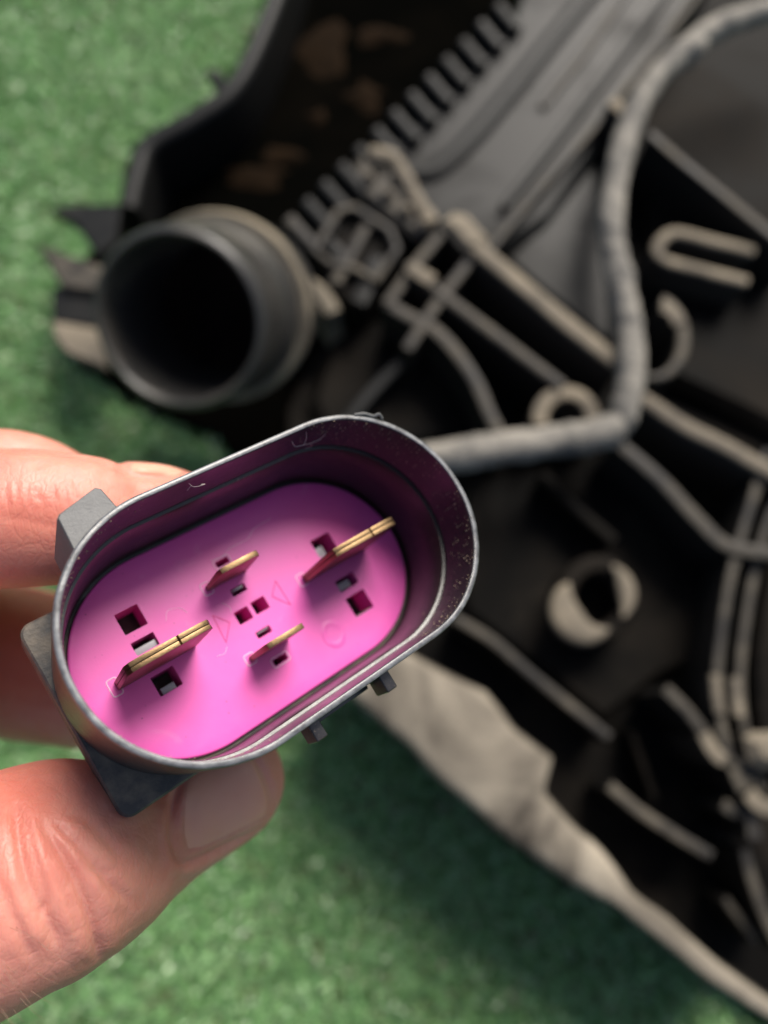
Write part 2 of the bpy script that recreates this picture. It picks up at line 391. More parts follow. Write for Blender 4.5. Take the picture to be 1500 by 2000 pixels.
rib([(1462, 1548), (1490, 1575), (1560, 1588)], 0.054, 0.0066, 0.02, DUSTY, name='rib_cap')
rib([(1412, 1570), (1435, 1585), (1475, 1590)], 0.048, 0.0050, 0.016, RIBM)
rib([(1455, 1660), (1470, 1720), (1500, 1800), (1530, 1860)], 0.045, 0.0045, 0.014, RIBM)
# long lower ribs
rib([(885, 1205), (960, 1250), (1030, 1310), (1110, 1375), (1190, 1440)], 0.040, 0.0042, 0.014, RIBM)
rib([(1190, 1535), (1250, 1585), (1320, 1630), (1390, 1672)], 0.044, 0.0045, 0.016, RIBM)
rib([(1235, 1430), (1255, 1490), (1280, 1560)], 0.030, 0.003, 0.016, BLACK)
rib([(1415, 1755), (1450, 1800), (1480, 1840)], 0.036, 0.0035, 0.012, RIBM)
# dusty flange along the lower edge
flo = [(600, 1260), (690, 1372), (800, 1462), (930, 1592), (1010, 1660), (1075, 1705), (1130, 1738), (1210, 1775), (1300, 1850), (1420, 1935), (1620, 2080)]
fup = [(700, 1200), (800, 1268), (945, 1352), (1078, 1482), (1068, 1545), (1105, 1588), (1160, 1640), (1238, 1738), (1328, 1815), (1448, 1905), (1650, 2050)]
def band(lo, up, z, thick, bev=0.004):
    A_, B_ = [], []
    for i in range(len(lo)-1):
        for k in range(4):
            t = k/4; f = lambda P: (P[i][0]*(1-t)+P[i+1][0]*t, P[i][1]*(1-t)+P[i+1][1]*t)
            A_.append(f(lo)); B_.append(f(up))
    V, F = [], []
    for (ax_, ay_), (bx_, by_) in zip(A_, B_):
        p, q = on(ax_, ay_, z), on(bx_, by_, z); w = (q-p).length; d = (q-p)/w
        p = p+d*noise.noise(p*70)*0.0016; q = q+d*noise.noise(q*70)*0.0020
        b_ = min(bev, w*0.25); dn = Vector((0, 0, 1))
        sag = 0.0003*noise.noise(p*45)
        V += [p-dn*thick, p-dn*b_, p+d*b_*0.35-dn*b_*0.3, p+d*b_, p.lerp(q, 0.5)+dn*sag, q-d*b_, q-d*b_*0.35-dn*b_*0.3, q-dn*b_, q-dn*thick]
    m = len(A_)
    for i in range(m-1):
        for k in range(9): F.append((i*9+k, i*9+(k+1) % 9, (i+1)*9+(k+1) % 9, (i+1)*9+k))
    F.append(tuple(range(9))); F.append(tuple((m-1)*9+k for k in range(8, -1, -1)))
    return V, F
part('edge_flange', band(flo, fup, 0.080, 0.064), FLM, sharp=60)
# ragged tabs at the left, round the pipe
def tab(px, z, mat, thick=0.006): part('edge_tab', prism([on(x, y, z) for x, y in px], thick, 0.0012), mat)
tab([(95, 405), (130, 398), (235, 395), (225, 470), (190, 500), (150, 440)], 0.046, GREYP)
tab([(68, 470), (120, 492), (200, 520), (200, 570), (120, 560), (85, 500)], 0.044, RIBM)
tab([(98, 625), (190, 640), (210, 720), (130, 690), (105, 660)], 0.044, DUSTY)
tab([(100, 560), (200, 540), (200, 640), (100, 630)], 0.040, GREYP)
tab([(398, 128), (430, 135), (445, 165), (420, 172)], 0.044, GREYP)
# duct pipe
A, B = at(345, 628, 0.285), at(462, 596, 0.350)
ax = (B-A).normalized()
e1 = (RIGHT-ax*RIGHT.dot(ax)).normalized(); e2 = ax.cross(e1)
def revolve(profile, n=72, wob=0.0):
    V, F = [], []
    for s, r in profile:
        for k in range(n):
            th = 2*math.pi*k/n
            V.append(A+ax*s+(e1*math.cos(th)+e2*math.sin(th))*r)
    m = len(profile)
    for i in range(m-1):
        for k in range(n): F.append((i*n+k, i*n+(k+1) % n, (i+1)*n+(k+1) % n, (i+1)*n+k))
    return V, F
LP = (B-A).length
pipe = part('duct_pipe', revolve([(0.055, 0.0285), (0.004, 0.0305), (0.0012, 0.0312), (0.0, 0.0325), (0.0008, 0.0342), (0.003, 0.0352), (0.022, 0.0362), (0.0235, 0.0350), (0.0255, 0.0350), (0.027, 0.0366), (0.045, 0.0376), (LP, 0.039)]), PIPEM, sharp=60)
part('pipe_collar', revolve([(0.0435, 0.0375), (0.0435, 0.0405), (0.046, 0.0412), (0.051, 0.0412), (0.053, 0.0400), (0.053, 0.0378)]), COLLAR, pipe)
part('pipe_floor', revolve([(0.054, 0.0290), (0.0545, 0.0001)]), BLACK, pipe)
rib([(585, 545), (625, 570), (650, 610)], 0.048, 0.008, 0.016, COLLAR, name='pipe_strut')
rib([(300, 500), (240, 560), (215, 640)], 0.042, 0.006, 0.01, GREYP, name='curved_rib')
rib([(800, 690), (720, 770), (650, 860)], 0.036, 0.006, 0.005, GREYP)

# ------------------------------------------------------------------ wiring looms lying on the shroud
def loom(name, px, zs, rad, label, seed=0):
    pts = smooth_line([on(x, y, z) for (x, y), z in zip(px, zs)], 26)
    m = len(pts); n = 22
    radii = [rad*(1+0.13*noise.noise(Vector((i*0.05, seed, 0)))+0.05*noise.noise(Vector((i*0.23, seed, 4)))) for i in range(m)]
    V, F = tube_data(pts, radii, n, True, 0.0009, 120)
    dist = 0.0; pitch = 0.0115*rad/0.006
    for i in range(m):           # tape wound round the bundle: each turn steps over the last
        if i: dist += (pts[i]-pts[i-1]).length
        for k in range(n):
            ph = dist/pitch+k/n+0.35*noise.noise(pts[i]*60)
            V[i*n+k] = pts[i]+(V[i*n+k]-pts[i])*(1+0.05*((ph % 1.0)-0.5))
    o = from_data(name, [v-pts[0] for v in V], F, TAPE); o.location = pts[0]
    tag(o, label, 'wiring loom'); return o
loom('wiring_loom', [(1620, 5), (1500, 22), (1400, 55), (1310, 120), (1255, 190), (1220, 280), (1200, 370), (1195, 450), (1212, 550), (1230, 650), (1232, 740), (1215, 815), (1190, 850)],
     [.056, .058, .060, .061, .062, .062, .062, .062, .062, .062, .063, .060, .050], 0.0060, 'grey taped wiring loom bending from upper corner down to cable clips', 1)
loom('wiring_loom', [(1205, 838), (1150, 852), (1050, 866), (950, 880), (860, 893), (780, 905)], [.060, .062, .062, .062, .060, .055], 0.0070, 'thick grey taped wiring loom running behind the pink connector', 5)
o = loom('wiring_loom', [(1385, 62), (1355, 95), (1330, 125)], [.055, .062, .055], 0.0048, 'short ragged tape tail on the upper bend of the loom', 8)

# ------------------------------------------------------------------ connector
RM = [[0.74974138, 0.5290524, -0.39748134], [-0.41115999, 0.8430904, 0.34662089], [0.51849332, -0.09644761, 0.84962494]]
TC = (-9.801, 6.277, 81.938)
def camvec(v): return RIGHT*v[0]-UP*v[1]+FWD*v[2]
U = camvec([RM[i][0] for i in range(3)]); Vv = camvec([RM[i][1] for i in range(3)]); N = camvec([RM[i][2] for i in range(3)])
conn = empty('electrical_connector')
mw = Matrix((U, Vv, N)).transposed().to_4x4(); mw.translation = ORI+camvec(TC)*0.001
conn.matrix_world = mw
tag(conn, 'dark grey oval electrical connector with pink insert and brass pins, held in fingers', 'connector')
def cpart(name, vf, mat, parent=None, smooth=True, sharp=35, label=None):
    V, F = vf
    o = from_data(name, [Vector(v)*0.001 for v in V], F, mat, parent or conn, smooth, sharp)
    if label: o['label'] = label
    return o
def stadium(a, r, n=128, cu=0.0, cv=0.0):
    out = []; s = a-r; h = n//2
    for k in range(h):
        th = -math.pi/2+math.pi*k/(h-1); out.append((cu+s+r*math.cos(th), cv+r*math.sin(th)))
    for k in range(h):
        th = math.pi/2+math.pi*k/(h-1); out.append((cu-s+r*math.cos(th), cv+r*math.sin(th)))
    return out
def loft(rings):
    V, F = [], []; n = len(rings[0][1])
    for h, ring in rings:
        V += [(u, v, h) for u, v in ring]
    for i in range(len(rings)-1):
        for k in range(n): F.append((i*n+k, i*n+(k+1) % n, (i+1)*n+(k+1) % n, (i+1)*n+k))
    return V, F
# material of the housing: grey glass-filled plastic, mouth edge pale from wear and a painted sky highlight, dusty inside near the mouth
M = Mat('housing_plastic')
oc = M.coord(); sep = M.new('ShaderNodeSeparateXYZ'); M.link(oc, sep.inputs[0])
n1 = M.noise(700, 5, 0.6); n2 = M.noise(3500, 4, 0.7); n3 = M.noise(160, 4, 0.6, dist=0.5)
hh = M.math('ADD', sep.outputs[2], M.math('MULTIPLY', M.math('SUBTRACT', n1, 0.5), 0.0005))
edge = M.ramp(M.math('MULTIPLY', hh, 1000), [(0.10, 1.0), (0.26, 0.0)])
dmask = M.math('MULTIPLY', M.ramp(n2, [(0.60, 0.0), (0.68, 1.0)]), M.ramp(n3, [(0.45, 0.0), (0.62, 0.8)]))
basec = M.mix(n3, (0.018, 0.0155, 0.0165), (0.028, 0.024, 0.0245))
c = M.mix(M.math('MULTIPLY', edge, M.ramp(n1, [(0.32, 0.25), (0.6, 1.0)])), basec, (0.15, 0.157, 0.168))
c = M.mix(dmask, c, (0.34, 0.25, 0.17)); M.col(c)
M.rough(M.ramp(n1, [(0.2, 0.25), (0.8, 0.40)])); M.b.inputs['Specular IOR Level'].default_value = 0.75; M.bump(M.noise(2600, 4, 0.7), 0.12, 0.0002)
HOUS = M.m
M = Mat('housing_matte_flange'); n1 = M.noise(300, 5, 0.6); n2 = M.noise(2600, 4, 0.7)
M.col(M.mix(M.ramp(n1, [(0.42, 0.0), (0.66, 0.8)]), M.mix(n2, (0.045, 0.042, 0.040), (0.075, 0.07, 0.066)), (0.20, 0.16, 0.115))); M.set(Roughness=0.55); M.bump(n2, 0.35, 0.0003)
FLNG = M.m
M = Mat('key_plastic'); n1 = M.noise(900, 5, 0.6); n2 = M.noise(4000, 4, 0.7)
M.col(M.mix(n1, (0.11, 0.11, 0.109), (0.19, 0.19, 0.187))); M.set(Roughness=0.5); M.bump(n2, 0.4, 0.0002)
KEYM = M.m

NS = 160
outer = [(20.5, 25.55, 14.75), (14, 25.6, 14.8), (6, 25.7, 14.95), (1.0, 25.76, 15.0), (0.35, 25.76, 15.0), (0.12, 25.70, 14.94), (0.02, 25.58, 14.82), (0.0, 25.45, 14.69),
         (0.0, 25.22, 14.46), (0.03, 25.10, 14.34), (0.15, 25.02, 14.26), (0.4, 25.0, 14.24), (4, 24.95, 14.19), (7.3, 24.9, 14.14), (7.42, 25.1, 14.35), (7.75, 25.1, 14.35), (7.85, 24.62, 13.86), (8.1, 24.5, 13.74),
         (13, 24.4, 13.62), (18.6, 24.3, 13.5), (18.7, 20.0, 9.0)]
V, F = loft([(h, stadium(a, r, NS)) for h, a, r in outer])
V = [(u+0.05*noise.noise(Vector((u*.25, v*.25, 1)))*(h < 1), v, h+(0.07*noise.noise(Vector((u*.6, v*.6, 4))) if h < 0.2 else 0)) for u, v, h in V]
housing = cpart('housing', (V, F), HOUS)
def rbox(u0, u1, v0, v1, h0, h1, b=0.25, taper=0.0):
    """box with all edges softened"""
    bm = bmesh.new(); bmesh.ops.create_cube(bm, size=1)
    for vt in bm.verts:
        vt.co = Vector((u0 if vt.co.x < 0 else u1, v0 if vt.co.y < 0 else v1, h0 if vt.co.z < 0 else h1))
    bmesh.ops.bevel(bm, geom=bm.edges[:], offset=b, segments=3, profile=0.6, affect='EDGES')
    bm.verts.index_update()
    r = ([v.co.copy() for v in bm.verts], [tuple(v.index for v in f.verts) for f in bm.faces]); bm.free(); return r
def rrect(u0, u1, v0, v1, rad, n=10):
    out = []
    for cu, cv, a in ((u1-rad, v1-rad, 0), (u0+rad, v1-rad, 90), (u0+rad, v0+rad, 180), (u1-rad, v0+rad, 270)):
        for k in range(n):
            th = math.radians(a+90*k/(n-1)); out.append((cu+rad*math.cos(th), cv+rad*math.sin(th)))
    return out
fr = [(18.75, (-25.6, 25.4, -11.4, 13.7)), (18.55, (-25.3, 25.1, -11.1, 13.4))]
V, F = loft([(23.6, rrect(-25.3, 25.1, -11.1, 13.4, 1.3)), (23.3, rrect(-25.7, 25.5, -11.6, 13.8, 1.5)), (18.9, rrect(-25.7, 25.5, -11.6, 13.8, 1.5)), (18.6, rrect(-25.45, 25.25, -11.35, 13.55, 1.35)), (18.58, rrect(-20, 20, -8, 8, 1.35))])
V2 = len(V); F.append(tuple(range(39, -1, -1)))
cpart('flange', (V, F), FLNG, housing)
V, F = loft([(23.5, rrect(-20, 20, -8.4, 8.8, 3)), (34, rrect(-18, 18, -7.5, 7.8, 3)), (40, rrect(-10, 10, -6, 6, 3)), (44, rrect(-6, 6, -5, 5, 3)), (52, rrect(-5.5, 5.5, -4.6, 4.6, 3))])
F.append(tuple(range(160, 200)))
cpart('rear_boot', (V, F), FLNG, housing)
# key block and latch ribs outside
def oext(u, r=14.85): return -math.sqrt(max(r*r-max(abs(u)-10.78, 0)**2, 0))
kp = [(-19.0, -16.1), (-18.6, -16.5), (-14.2, -17.65), (-13.7, -17.3)]+[(u, oext(u)) for u in (-13.2, -14.4, -15.6, -16.8, -18.0, -19.2)]
V, F = loft([(0.75, kp), (14.0, kp)]); cu = sum(p[0] for p in kp)/10; cv = sum(p[1] for p in kp)/10
V = [(cu+(u-cu)*0.93, cv+(v-cv)*0.93, 0.42) for u, v in kp]+V; F = [tuple(i+10 for i in f) for f in F]
F += [(k, (k+1) % 10, 10+(k+1) % 10, 10+k) for k in range(10)]+[tuple(range(10)), tuple(range(20, 30))]
key = cpart('key_block', (V, F), KEYM, housing)
cpart('latch_rib', rbox(3.3, 4.75, 14.4, 17.4, 3.4, 6.8, 0.25), HOUS, housing)
cpart('latch_rib', rbox(-6.8, -5.35, 14.4, 17.3, 3.4, 6.8, 0.25), HOUS, housing)
cpart('latch_bar', rbox(-5.0, 2.9, 14.5, 16.0, 6.6, 9.5, 0.2), HOUS, housing)
# pink pin carrier with its openings
HP = 17.76; PA, PR = 23.9, 13.07
holes = [(-15.8, -12.8, -7.6, -4.75), (-15.8, -12.8, -3.6, -1.85), (-15.8, -12.8, 1.2, 3.8), (11.6, 14.8, -4.2, -1.4), (11.6, 14.8, 2.45, 4.2), (11.6, 14.8, 5.25, 8.2),
         (-1.7, 0.2, -7.7, -6.85), (-1.85, 0.3, -3.55, -2.5), (-3.0, -0.95, -0.7, 1.1), (-0.4, 1.7, -0.8, 1.0), (-1.85, 0.3, 2.95, 3.85), (-1.8, 0.25, 7.15, 8.0)]
def carrier():
    ring = stadium(PA-0.35, PR-0.35, 144)
    pts = [Vector(p) for p in ring]; edges = [(i, (i+1) % 144) for i in range(144)]
    loops = []
    for h in holes:
        lp = rrect(*h, 0.14, 3); b = len(pts); pts += [Vector(p) for p in lp]; m = len(lp)
        edges += [(b+i, b+(i+1) % m) for i in range(m)]; loops.append((b, m))
    for u in np.arange(-22, 22.5, 2.2):          # inner points keep the triangles even
        for v in np.arange(-11, 11.5, 2.2):
            q = Vector((u+.37, v+.21))
            if abs(q.x)-10.5 > 0 and math.hypot(abs(q.x)-10.8, q.y) > 12: continue
            if any(h[0]-.3 < q.x < h[1]+.3 and h[2]-.3 < q.y < h[3]+.3 for h in holes): continue
            pts.append(q)
    vo, eo, fo, ov, oe, of = delaunay_2d_cdt(pts, edges, [], 0, 1e-6)
    V = [(p.x, p.y, HP) for p in vo]; F = []
    key = {}
    for i, o in enumerate(ov):
        for j in o: key[j] = i
    for f in fo:
        c = sum((vo[i] for i in f), Vector((0, 0)))/len(f)
        if any(h[0] < c.x < h[1] and h[2] < c.y < h[3] for h in holes): continue
        if math.hypot(max(abs(c.x)-(PA-PR), 0), c.y) > PR-0.33: continue
        F.append(tuple(f))
    def wall(ids, offs):
        prev = [key[i] for i in ids]
        for du, dh in offs:
            cur = []
            for i in ids:
                p = pts[i]; s = p.copy()
                if du:
                    q = Vector((max(-10.83, min(10.83, p.x)), 0)); s = p+(p-q).normalized()*du
                V.append((s.x, s.y, HP+dh)); cur.append(len(V)-1)
            for k in range(len(ids)):
                F.append((prev[k], prev[(k+1) % len(ids)], cur[(k+1) % len(ids)], cur[k]))
            prev = cur
        return prev
    wall(list(range(144)), [(0.15, 0.03), (0.28, 0.13), (0.35, 0.32), (0.35, 1.6)])
    for b, m in loops: wall(list(range(b, b+m)), [(0, 0.06), (0, 4.6)])
    return V, F
M = Mat('pink_plastic'); n1 = M.noise(260, 4, 0.6); n2 = M.noise(5200, 3, 0.6); n4 = M.noise(120, 5, 0.65, dist=1.0)
vor = M.new('ShaderNodeTexVoronoi'); vor.inputs['Scale'].default_value = 900; M.link(M.coord(), vor.inputs['Vector'])
speck = M.ramp(vor.outputs['Distance'], [(0.06, 1.0), (0.12, 0.0)])
gate = M.ramp(M.noise(420, 2), [(0.52, 0.0), (0.60, 1.0)])
c = M.mix(n1, (0.78, 0.095, 0.44), (0.82, 0.125, 0.49))
c = M.mix(M.math('MULTIPLY', M.math('MULTIPLY', speck, gate), 0.7), c, (0.35, 0.03, 0.16))
c = M.mix(M.ramp(n4, [(0.60, 0.0), (0.80, 0.30)]), c, (0.85, 0.40, 0.66))
M.col(c); M.rough(M.ramp(n1, [(0.2, 0.36), (0.8, 0.48)])); M.bump(n2, 0.12, 0.0001)
M.b.inputs['Subsurface Weight'].default_value = 0.12; M.b.inputs['Subsurface Radius'].default_value = (0.0012, 0.0004, 0.0008); M.b.inputs['Subsurface Scale'].default_value = 1.0
PINK = M.m
carrier_o = cpart('pin_carrier', carrier(), PINK, label='pink plastic insert with rectangular openings')
M = Mat('cavity_black'); M.set(Base_Color=(0.012, 0.010, 0.012, 1), Roughness=0.6)
cpart('cavity_floor', rbox(-17, 17, -9.5, 9.5, HP+7.0, HP+7.5, 0.1), M.m, carrier_o)
M = Mat('lance_grey'); M.col(M.mix(M.noise(1500), (0.22, 0.22, 0.25), (0.38, 0.38, 0.42))); M.set(Roughness=0.35); LANCE = M.m
for u0, u1, v0, v1, h0 in ((-15.7, -12.95, -2.75, -1.9, 0.55), (-15.3, -13.5, 2.9, 3.75, 0.7), (11.65, 13.2, -3.0, -1.5, 0.8), (11.65, 14.0, 2.9, 4.0, 0.9), (-1.5, 0.1, -3.45, -3.15, .35), (-1.6, 0.2, 3.0, 3.25, .35)):
    cpart('terminal_lance', rbox(u0, u1, v0, v1, HP+h0, HP+2.5, 0.08), LANCE, carrier_o)
# marks moulded into the insert
M = Mat('pink_mark'); M.set(Base_Color=(0.70, 0.03, 0.26, 1), Roughness=0.45); PMARK = M.m
M = Mat('pink_pale'); M.set(Base_Color=(0.88, 0.50, 0.72, 1), Roughness=0.4); PPALE = M.m
def cline(name, pts, r, mat, parent, closed=False):
    P = [Vector(p) for p in pts]
    if closed: P = P+[P[0]]
    V, F = tube_data(P, r, 5, True); return cpart(name, (V, F), mat, parent)
def seg(p, q, n=3): return [Vector(p).lerp(Vector(q), k/n) for k in range(n)]
for tri in (((4.25, -1.7), (4.35, 2.1), (2.7, -0.1)), ((-5.45, -1.75), (-4.0, 0.1), (-5.7, 2.1))):
    P = [(x, y, HP+0.005) for x, y in tri]
    V, F = [], []
    for i in range(3):
        v_, f_ = tube_data(seg(P[i], P[(i+1) % 3])+[Vector(P[(i+1) % 3])], 0.085, 5); b = len(V); V += v_; F += [tuple(j+b for j in f) for f in f_]
    cpart('arrow_mark', (V, F), PMARK, carrier_o)
V, F = [], []
for k in range(40):
    th = 2*math.pi*k/40
    for rr, hz in ((2.1, 0.02), (1.95, -0.06), (1.25, -0.03), (1.1, 0.004)): V.append((7.4+rr*math.cos(th)*0.8, 8.4+rr*math.sin(th), HP+hz))
for k in range(40):
    for j in range(3): F.append((k*4+j, ((k+1) % 40)*4+j, ((k+1) % 40)*4+j+1, k*4+j+1))
cpart('ejector_mark', (V, F), PINK, carrier_o)
for h in (holes[6], holes[11], (-4.75, -3.9, -5.75, -4.5), (-4.6, -3.7, 5.0, 6.0), (7.2, 8.0, -0.7, 0.6), (-20.1, -19.3, -0.8, 0.9)):
    g_ = 0.22; q = rrect(h[0]-g_, h[1]+g_, h[2]-g_, h[3]+g_, 0.3, 4)
    V, F = tube_data([(u, v, HP+0.02) for u, v in q+q[:1]], 0.10, 6, True)
    cpart('moulding_flash', (V, F), PPALE, carrier_o)

# brass pins
M = Mat('brass'); n1 = M.noise(1400, 4, 0.65); n2 = M.noise(6000, 3, 0.6)
M.col(M.mix(n1, (0.17, 0.108, 0.056), (0.31, 0.21, 0.112))); M.set(Metallic=1.0); M.rough(M.ramp(n1, [(0.3, 0.36), (0.7, 0.55)])); M.bump(n2, 0.25, 0.0001); BRASS = M.m
def blade(u0, u1, vc, th, height, ch, leaves, notch=None):
    """flat blade standing on the insert, its free corners chamfered; folded pins show two leaves"""
    h1 = HP+1.0; top = HP-height
    bm = bmesh.new()
    half = th/leaves
    for k in range(leaves):
        v0 = vc-th/2+k*half+(0.03 if k else 0); v1 = vc-th/2+(k+1)*half-(0.03 if k < leaves-1 else 0)
        prof = [(u0, h1), (u0, top+ch*1.2), (u0+ch*0.35, top+ch*0.35), (u0+ch*1.1, top), (u1-ch*1.1, top), (u1-ch*0.35, top+ch*0.35), (u1, top+ch*1.2), (u1, h1)]
        if notch:
            prof = prof[:4]+[(notch-0.12, top), (notch, top+0.35), (notch+0.12, top)]+prof[4:]
        a = [bm.verts.new((u, v0, h)) for u, h in prof]; b = [bm.verts.new((u, v1, h)) for u, h in prof]
        m = len(prof); bm.faces.new(a); bm.faces.new(b[::-1])
        for i in range(m): bm.faces.new((a[i], b[i], b[(i+1) % m], a[(i+1) % m]))
    bmesh.ops.recalc_face_normals(bm, faces=bm.faces[:])
    es = [e for e in bm.edges if len(e.link_faces) == 2 and e.calc_face_angle(0) > 0.8 and e.calc_length() > 0.3]
    bmesh.ops.bevel(bm, geom=es, offset=0.07, segments=2, profile=0.6, affect='EDGES')
    bm.verts.index_update()
    r = ([v.co.copy() for v in bm.verts], [tuple(v.index for v in f.verts) for f in bm.faces]); bm.free(); return r
cpart('pin', blade(-19.5, -9.2, 0.05, 1.15, 12.0, 1.3, 2, -13.4), BRASS, label='wide brass blade pin at the near end')
cpart('pin', blade(7.8, 18.4, 0.05, 1.15, 12.0, 1.3, 2, 14.0), BRASS, label='wide brass blade pin at the far end')
cpart('pin', blade(-4.4, 1.45, -5.1, 0.72, 8.0, 0.9, 1), BRASS, label='narrow brass blade pin nearer the finger')
cpart('pin', blade(-4.2, 1.6, 5.5, 0.72, 8.0, 0.9, 1), BRASS, label='narrow brass blade pin nearer the thumb')

# lint and hairs caught in the mouth, dust grains along the edge
M = Mat('lint'); M.set(Base_Color=(0.62, 0.56, 0.50, 1), Roughness=0.8); LINT = M.m
def lint(pts, r=0.035):
    p = smooth_line([Vector(q) for q in pts], 5); V, F = tube_data(p, r, 5); cpart('lint_fibre', (V, F), LINT, housing)
def inw(u, h, up=True, d=0.12):      # a point just off the inner wall on the side away from the thumb
    r = 14.16 if h < 7.4 else 13.7
    c = max(abs(u)-10.78, 0); v = -math.sqrt(max(r*r-c*c, 0))+d
    return (u, v, h)
lint([inw(9.2, 2.2), inw(10.0, 3.6, d=.5), inw(11.0, 3.4, d=.8), inw(12.6, 4.4, d=.6), inw(14.0, 4.6, d=.3), inw(14.6, 3.6)])
lint([inw(11.0, 1.2), inw(11.2, 2.4, d=.5), inw(11.0, 3.4, d=.8)])
lint([inw(12.5, 4.4, d=.6), inw(12.9, 5.4, d=.7), inw(12.6, 6.4, d=.4)])
lint([inw(-5.2, 0.8), inw(-4.6, 1.6, d=.5), inw(-3.6, 1.0, d=.9), inw(-4.2, 0.4, d=.9)])
lint([inw(-5.0, 1.0, d=.4), inw(-5.2, 2.4, d=.3), inw(-4.8, 3.0)])
for pts in ([(-2.0, -8.2), (-0.3, -8.0), (1.2, -8.5), (3.8, -8.5), (5.6, -9.4), (8.4, -9.6)], [(-10.8, -4.0), (-10.0, -5.0), (-8.6, -4.6), (-8.0, -3.6)], [(-5.9, 2.6), (-6.6, 3.2), (-7.6, 3.0)], [(-3.6, -2.6), (-3.0, -1.6), (-3.2, -0.9)]):
    p = smooth_line([Vector((u, v, HP-0.02)) for u, v in pts], 6); V, F = tube_data(p, 0.035, 5); cpart('moulding_flash', (V, F), PPALE, carrier_o)
V, F = [], []
M = Mat('dust_grain'); M.set(Base_Color=(0.45, 0.36, 0.25, 1), Roughness=0.9)
for i in range(650):
    th = random.random()*2*math.pi; side = random.random()
    st = stadium(25.0, 14.24, 160); q = st[int(random.random()*160)]
    if q[0] < 8 and random.random() < 0.6: continue
    h = abs(random.gauss(0, 3.2))+0.1
    if h > 16: continue
    f = 0.995 if h < 7.3 else 0.963
    b = len(V); s = random.uniform(0.03, 0.10)
    c = Vector((q[0]*f, q[1]*f, h))
    for d in ((1, 0, 0), (-1, 0, 0), (0, 1, 0), (0, -1, 0), (0, 0, 1), (0, 0, -1)): V.append(c+Vector(d)*s*random.uniform(.6, 1.3))
    F += [tuple(b+j for j in t) for t in ((0, 2, 4), (2, 1, 4), (1, 3, 4), (3, 0, 4), (2, 0, 5), (1, 2, 5), (3, 1, 5), (0, 3, 5))]
dg = cpart('dust_grains', (V, F), M.m, housing, smooth=False); dg['kind'] = 'stuff'
# torn flash on the mouth of the housing
V, F = tube_data(smooth_line([Vector((17.5, -13.3, -.05)), Vector((18.8, -12.8, -.2)), Vector((19.8, -12.1, -.1)), Vector((20.4, -11.9, -.5)), Vector((20.7, -11.3, -.1))], 4), [0.12+0.1*random.random() for _ in range(17)], 6)
cpart('torn_flash', (V, F), KEYM, housing)

# ------------------------------------------------------------------ hand
def chain(pts, n=8):
    """pts: (px, py, depth mm, radius mm, side factor, up factor)"""
    P = smooth_line([at(p[0], p[1], p[2]*0.001) for p in pts], n)
    R = smooth_line([Vector((p[3], p[4] if len(p) > 4 else 1, p[5] if len(p) > 5 else 1)) for p in pts], n)
    # rounded end at the tip
    tipdir = (P[-1]-P[-2]).normalized(); r = R[-1][0]*0.001; c = P[-1]
    rr = [v[0]*0.001 for v in R]; sq = [(v[1], v[2]) for v in R]
    for k in range(1, 7):
        a = k/6*math.pi/2*0.98
        P.append(c+tipdir*(r*math.sin(a)*0.95)); rr.append(r*math.cos(a)); sq.append(sq[-1])
    return tube_data(P, rr, 28, True, squash=sq, roll=-FWD)
HV, HF = [], []
def addc(vf):
    b = len(HV); HV.extend(vf[0]); HF.extend(tuple(i+b for i in f) for f in vf[1])
thumb = [(-420, 1830, 92, 17), (-250, 1812, 86, 15), (-90, 1775, 83, 13), (40, 1715, 85, 12.5), (110, 1692, 88, 12.4), (190, 1665, 93, 11.2), (260, 1628, 98, 10.0), (350, 1572, 103, 9.3), (440, 1522, 107, 8.9)]
addc(chain(thumb))
index = [(-420, 1120, 104, 12.5), (-240, 1060, 98, 10.8), (-100, 1020, 95, 9.4), (20, 1012, 95, 9.1), (110, 1012, 96.5, 8.9), (165, 1014, 98, 8.6), (215, 1024, 100.5, 8.0), (265, 1014, 103, 8.0), (310, 1012, 105.5, 7.8), (350, 1020, 108, 7.4)]
addc(chain(index))
middle = [(-420, 1130, 122, 12), (-200, 1000, 117, 9.6), (-40, 955, 114, 9.2), (60, 966, 115, 9.0), (160, 1005, 118, 8.6), (250, 1040, 122, 8.4), (340, 1070, 127, 8.0)]
addc(chain(middle))
ring = [(-440, 1270, 142, 15), (-150, 1283, 146, 15.2), (0, 1287, 147, 15.1), (120, 1312, 148, 14.3), (260, 1345, 149, 12.5), (360, 1350, 150, 11)]
addc(chain(ring))
hidden_finger = [(-420, 1120, 136, 12), (-220, 1030, 132, 10.8), (-60, 1012, 131, 10.6), (90, 1015, 132, 10.2), (200, 1030, 134, 9.8), (310, 1055, 138, 9.2), (430, 1085, 142, 8.5)]  # unseen ring finger behind the others, added to shade the gap below them
addc(chain(hidden_finger))
web = [(-300, 1800, 92, 14), (-330, 1620, 102, 17), (-330, 1420, 108, 18), (-330, 1250, 108, 15), (-330, 1120, 104, 12)]  # unseen web between thumb and index, added to block sky light from the left
addc(chain(web))
palm = [(-1500, 1700, 150, 27), (-1150, 1640, 142, 28), (-820, 1540, 128, 33), (-600, 1480, 118, 34), (-440, 1500, 108, 26)]
addc(chain(palm, 5))
hm = bpy.data.meshes.new('hand'); hm.from_pydata([tuple(v) for v in HV], [], HF)
hand = bpy.data.objects.new('hand', hm); C.objects.link(hand)
rm = hand.modifiers.new('remesh', 'REMESH'); rm.mode = 'VOXEL'; rm.voxel_size = 0.00042; rm.use_smooth_shade = True
smo = hand.modifiers.new('smooth', 'SMOOTH'); smo.factor = 0.5; smo.iterations = 14
dg_ = bpy.context.evaluated_depsgraph_get()
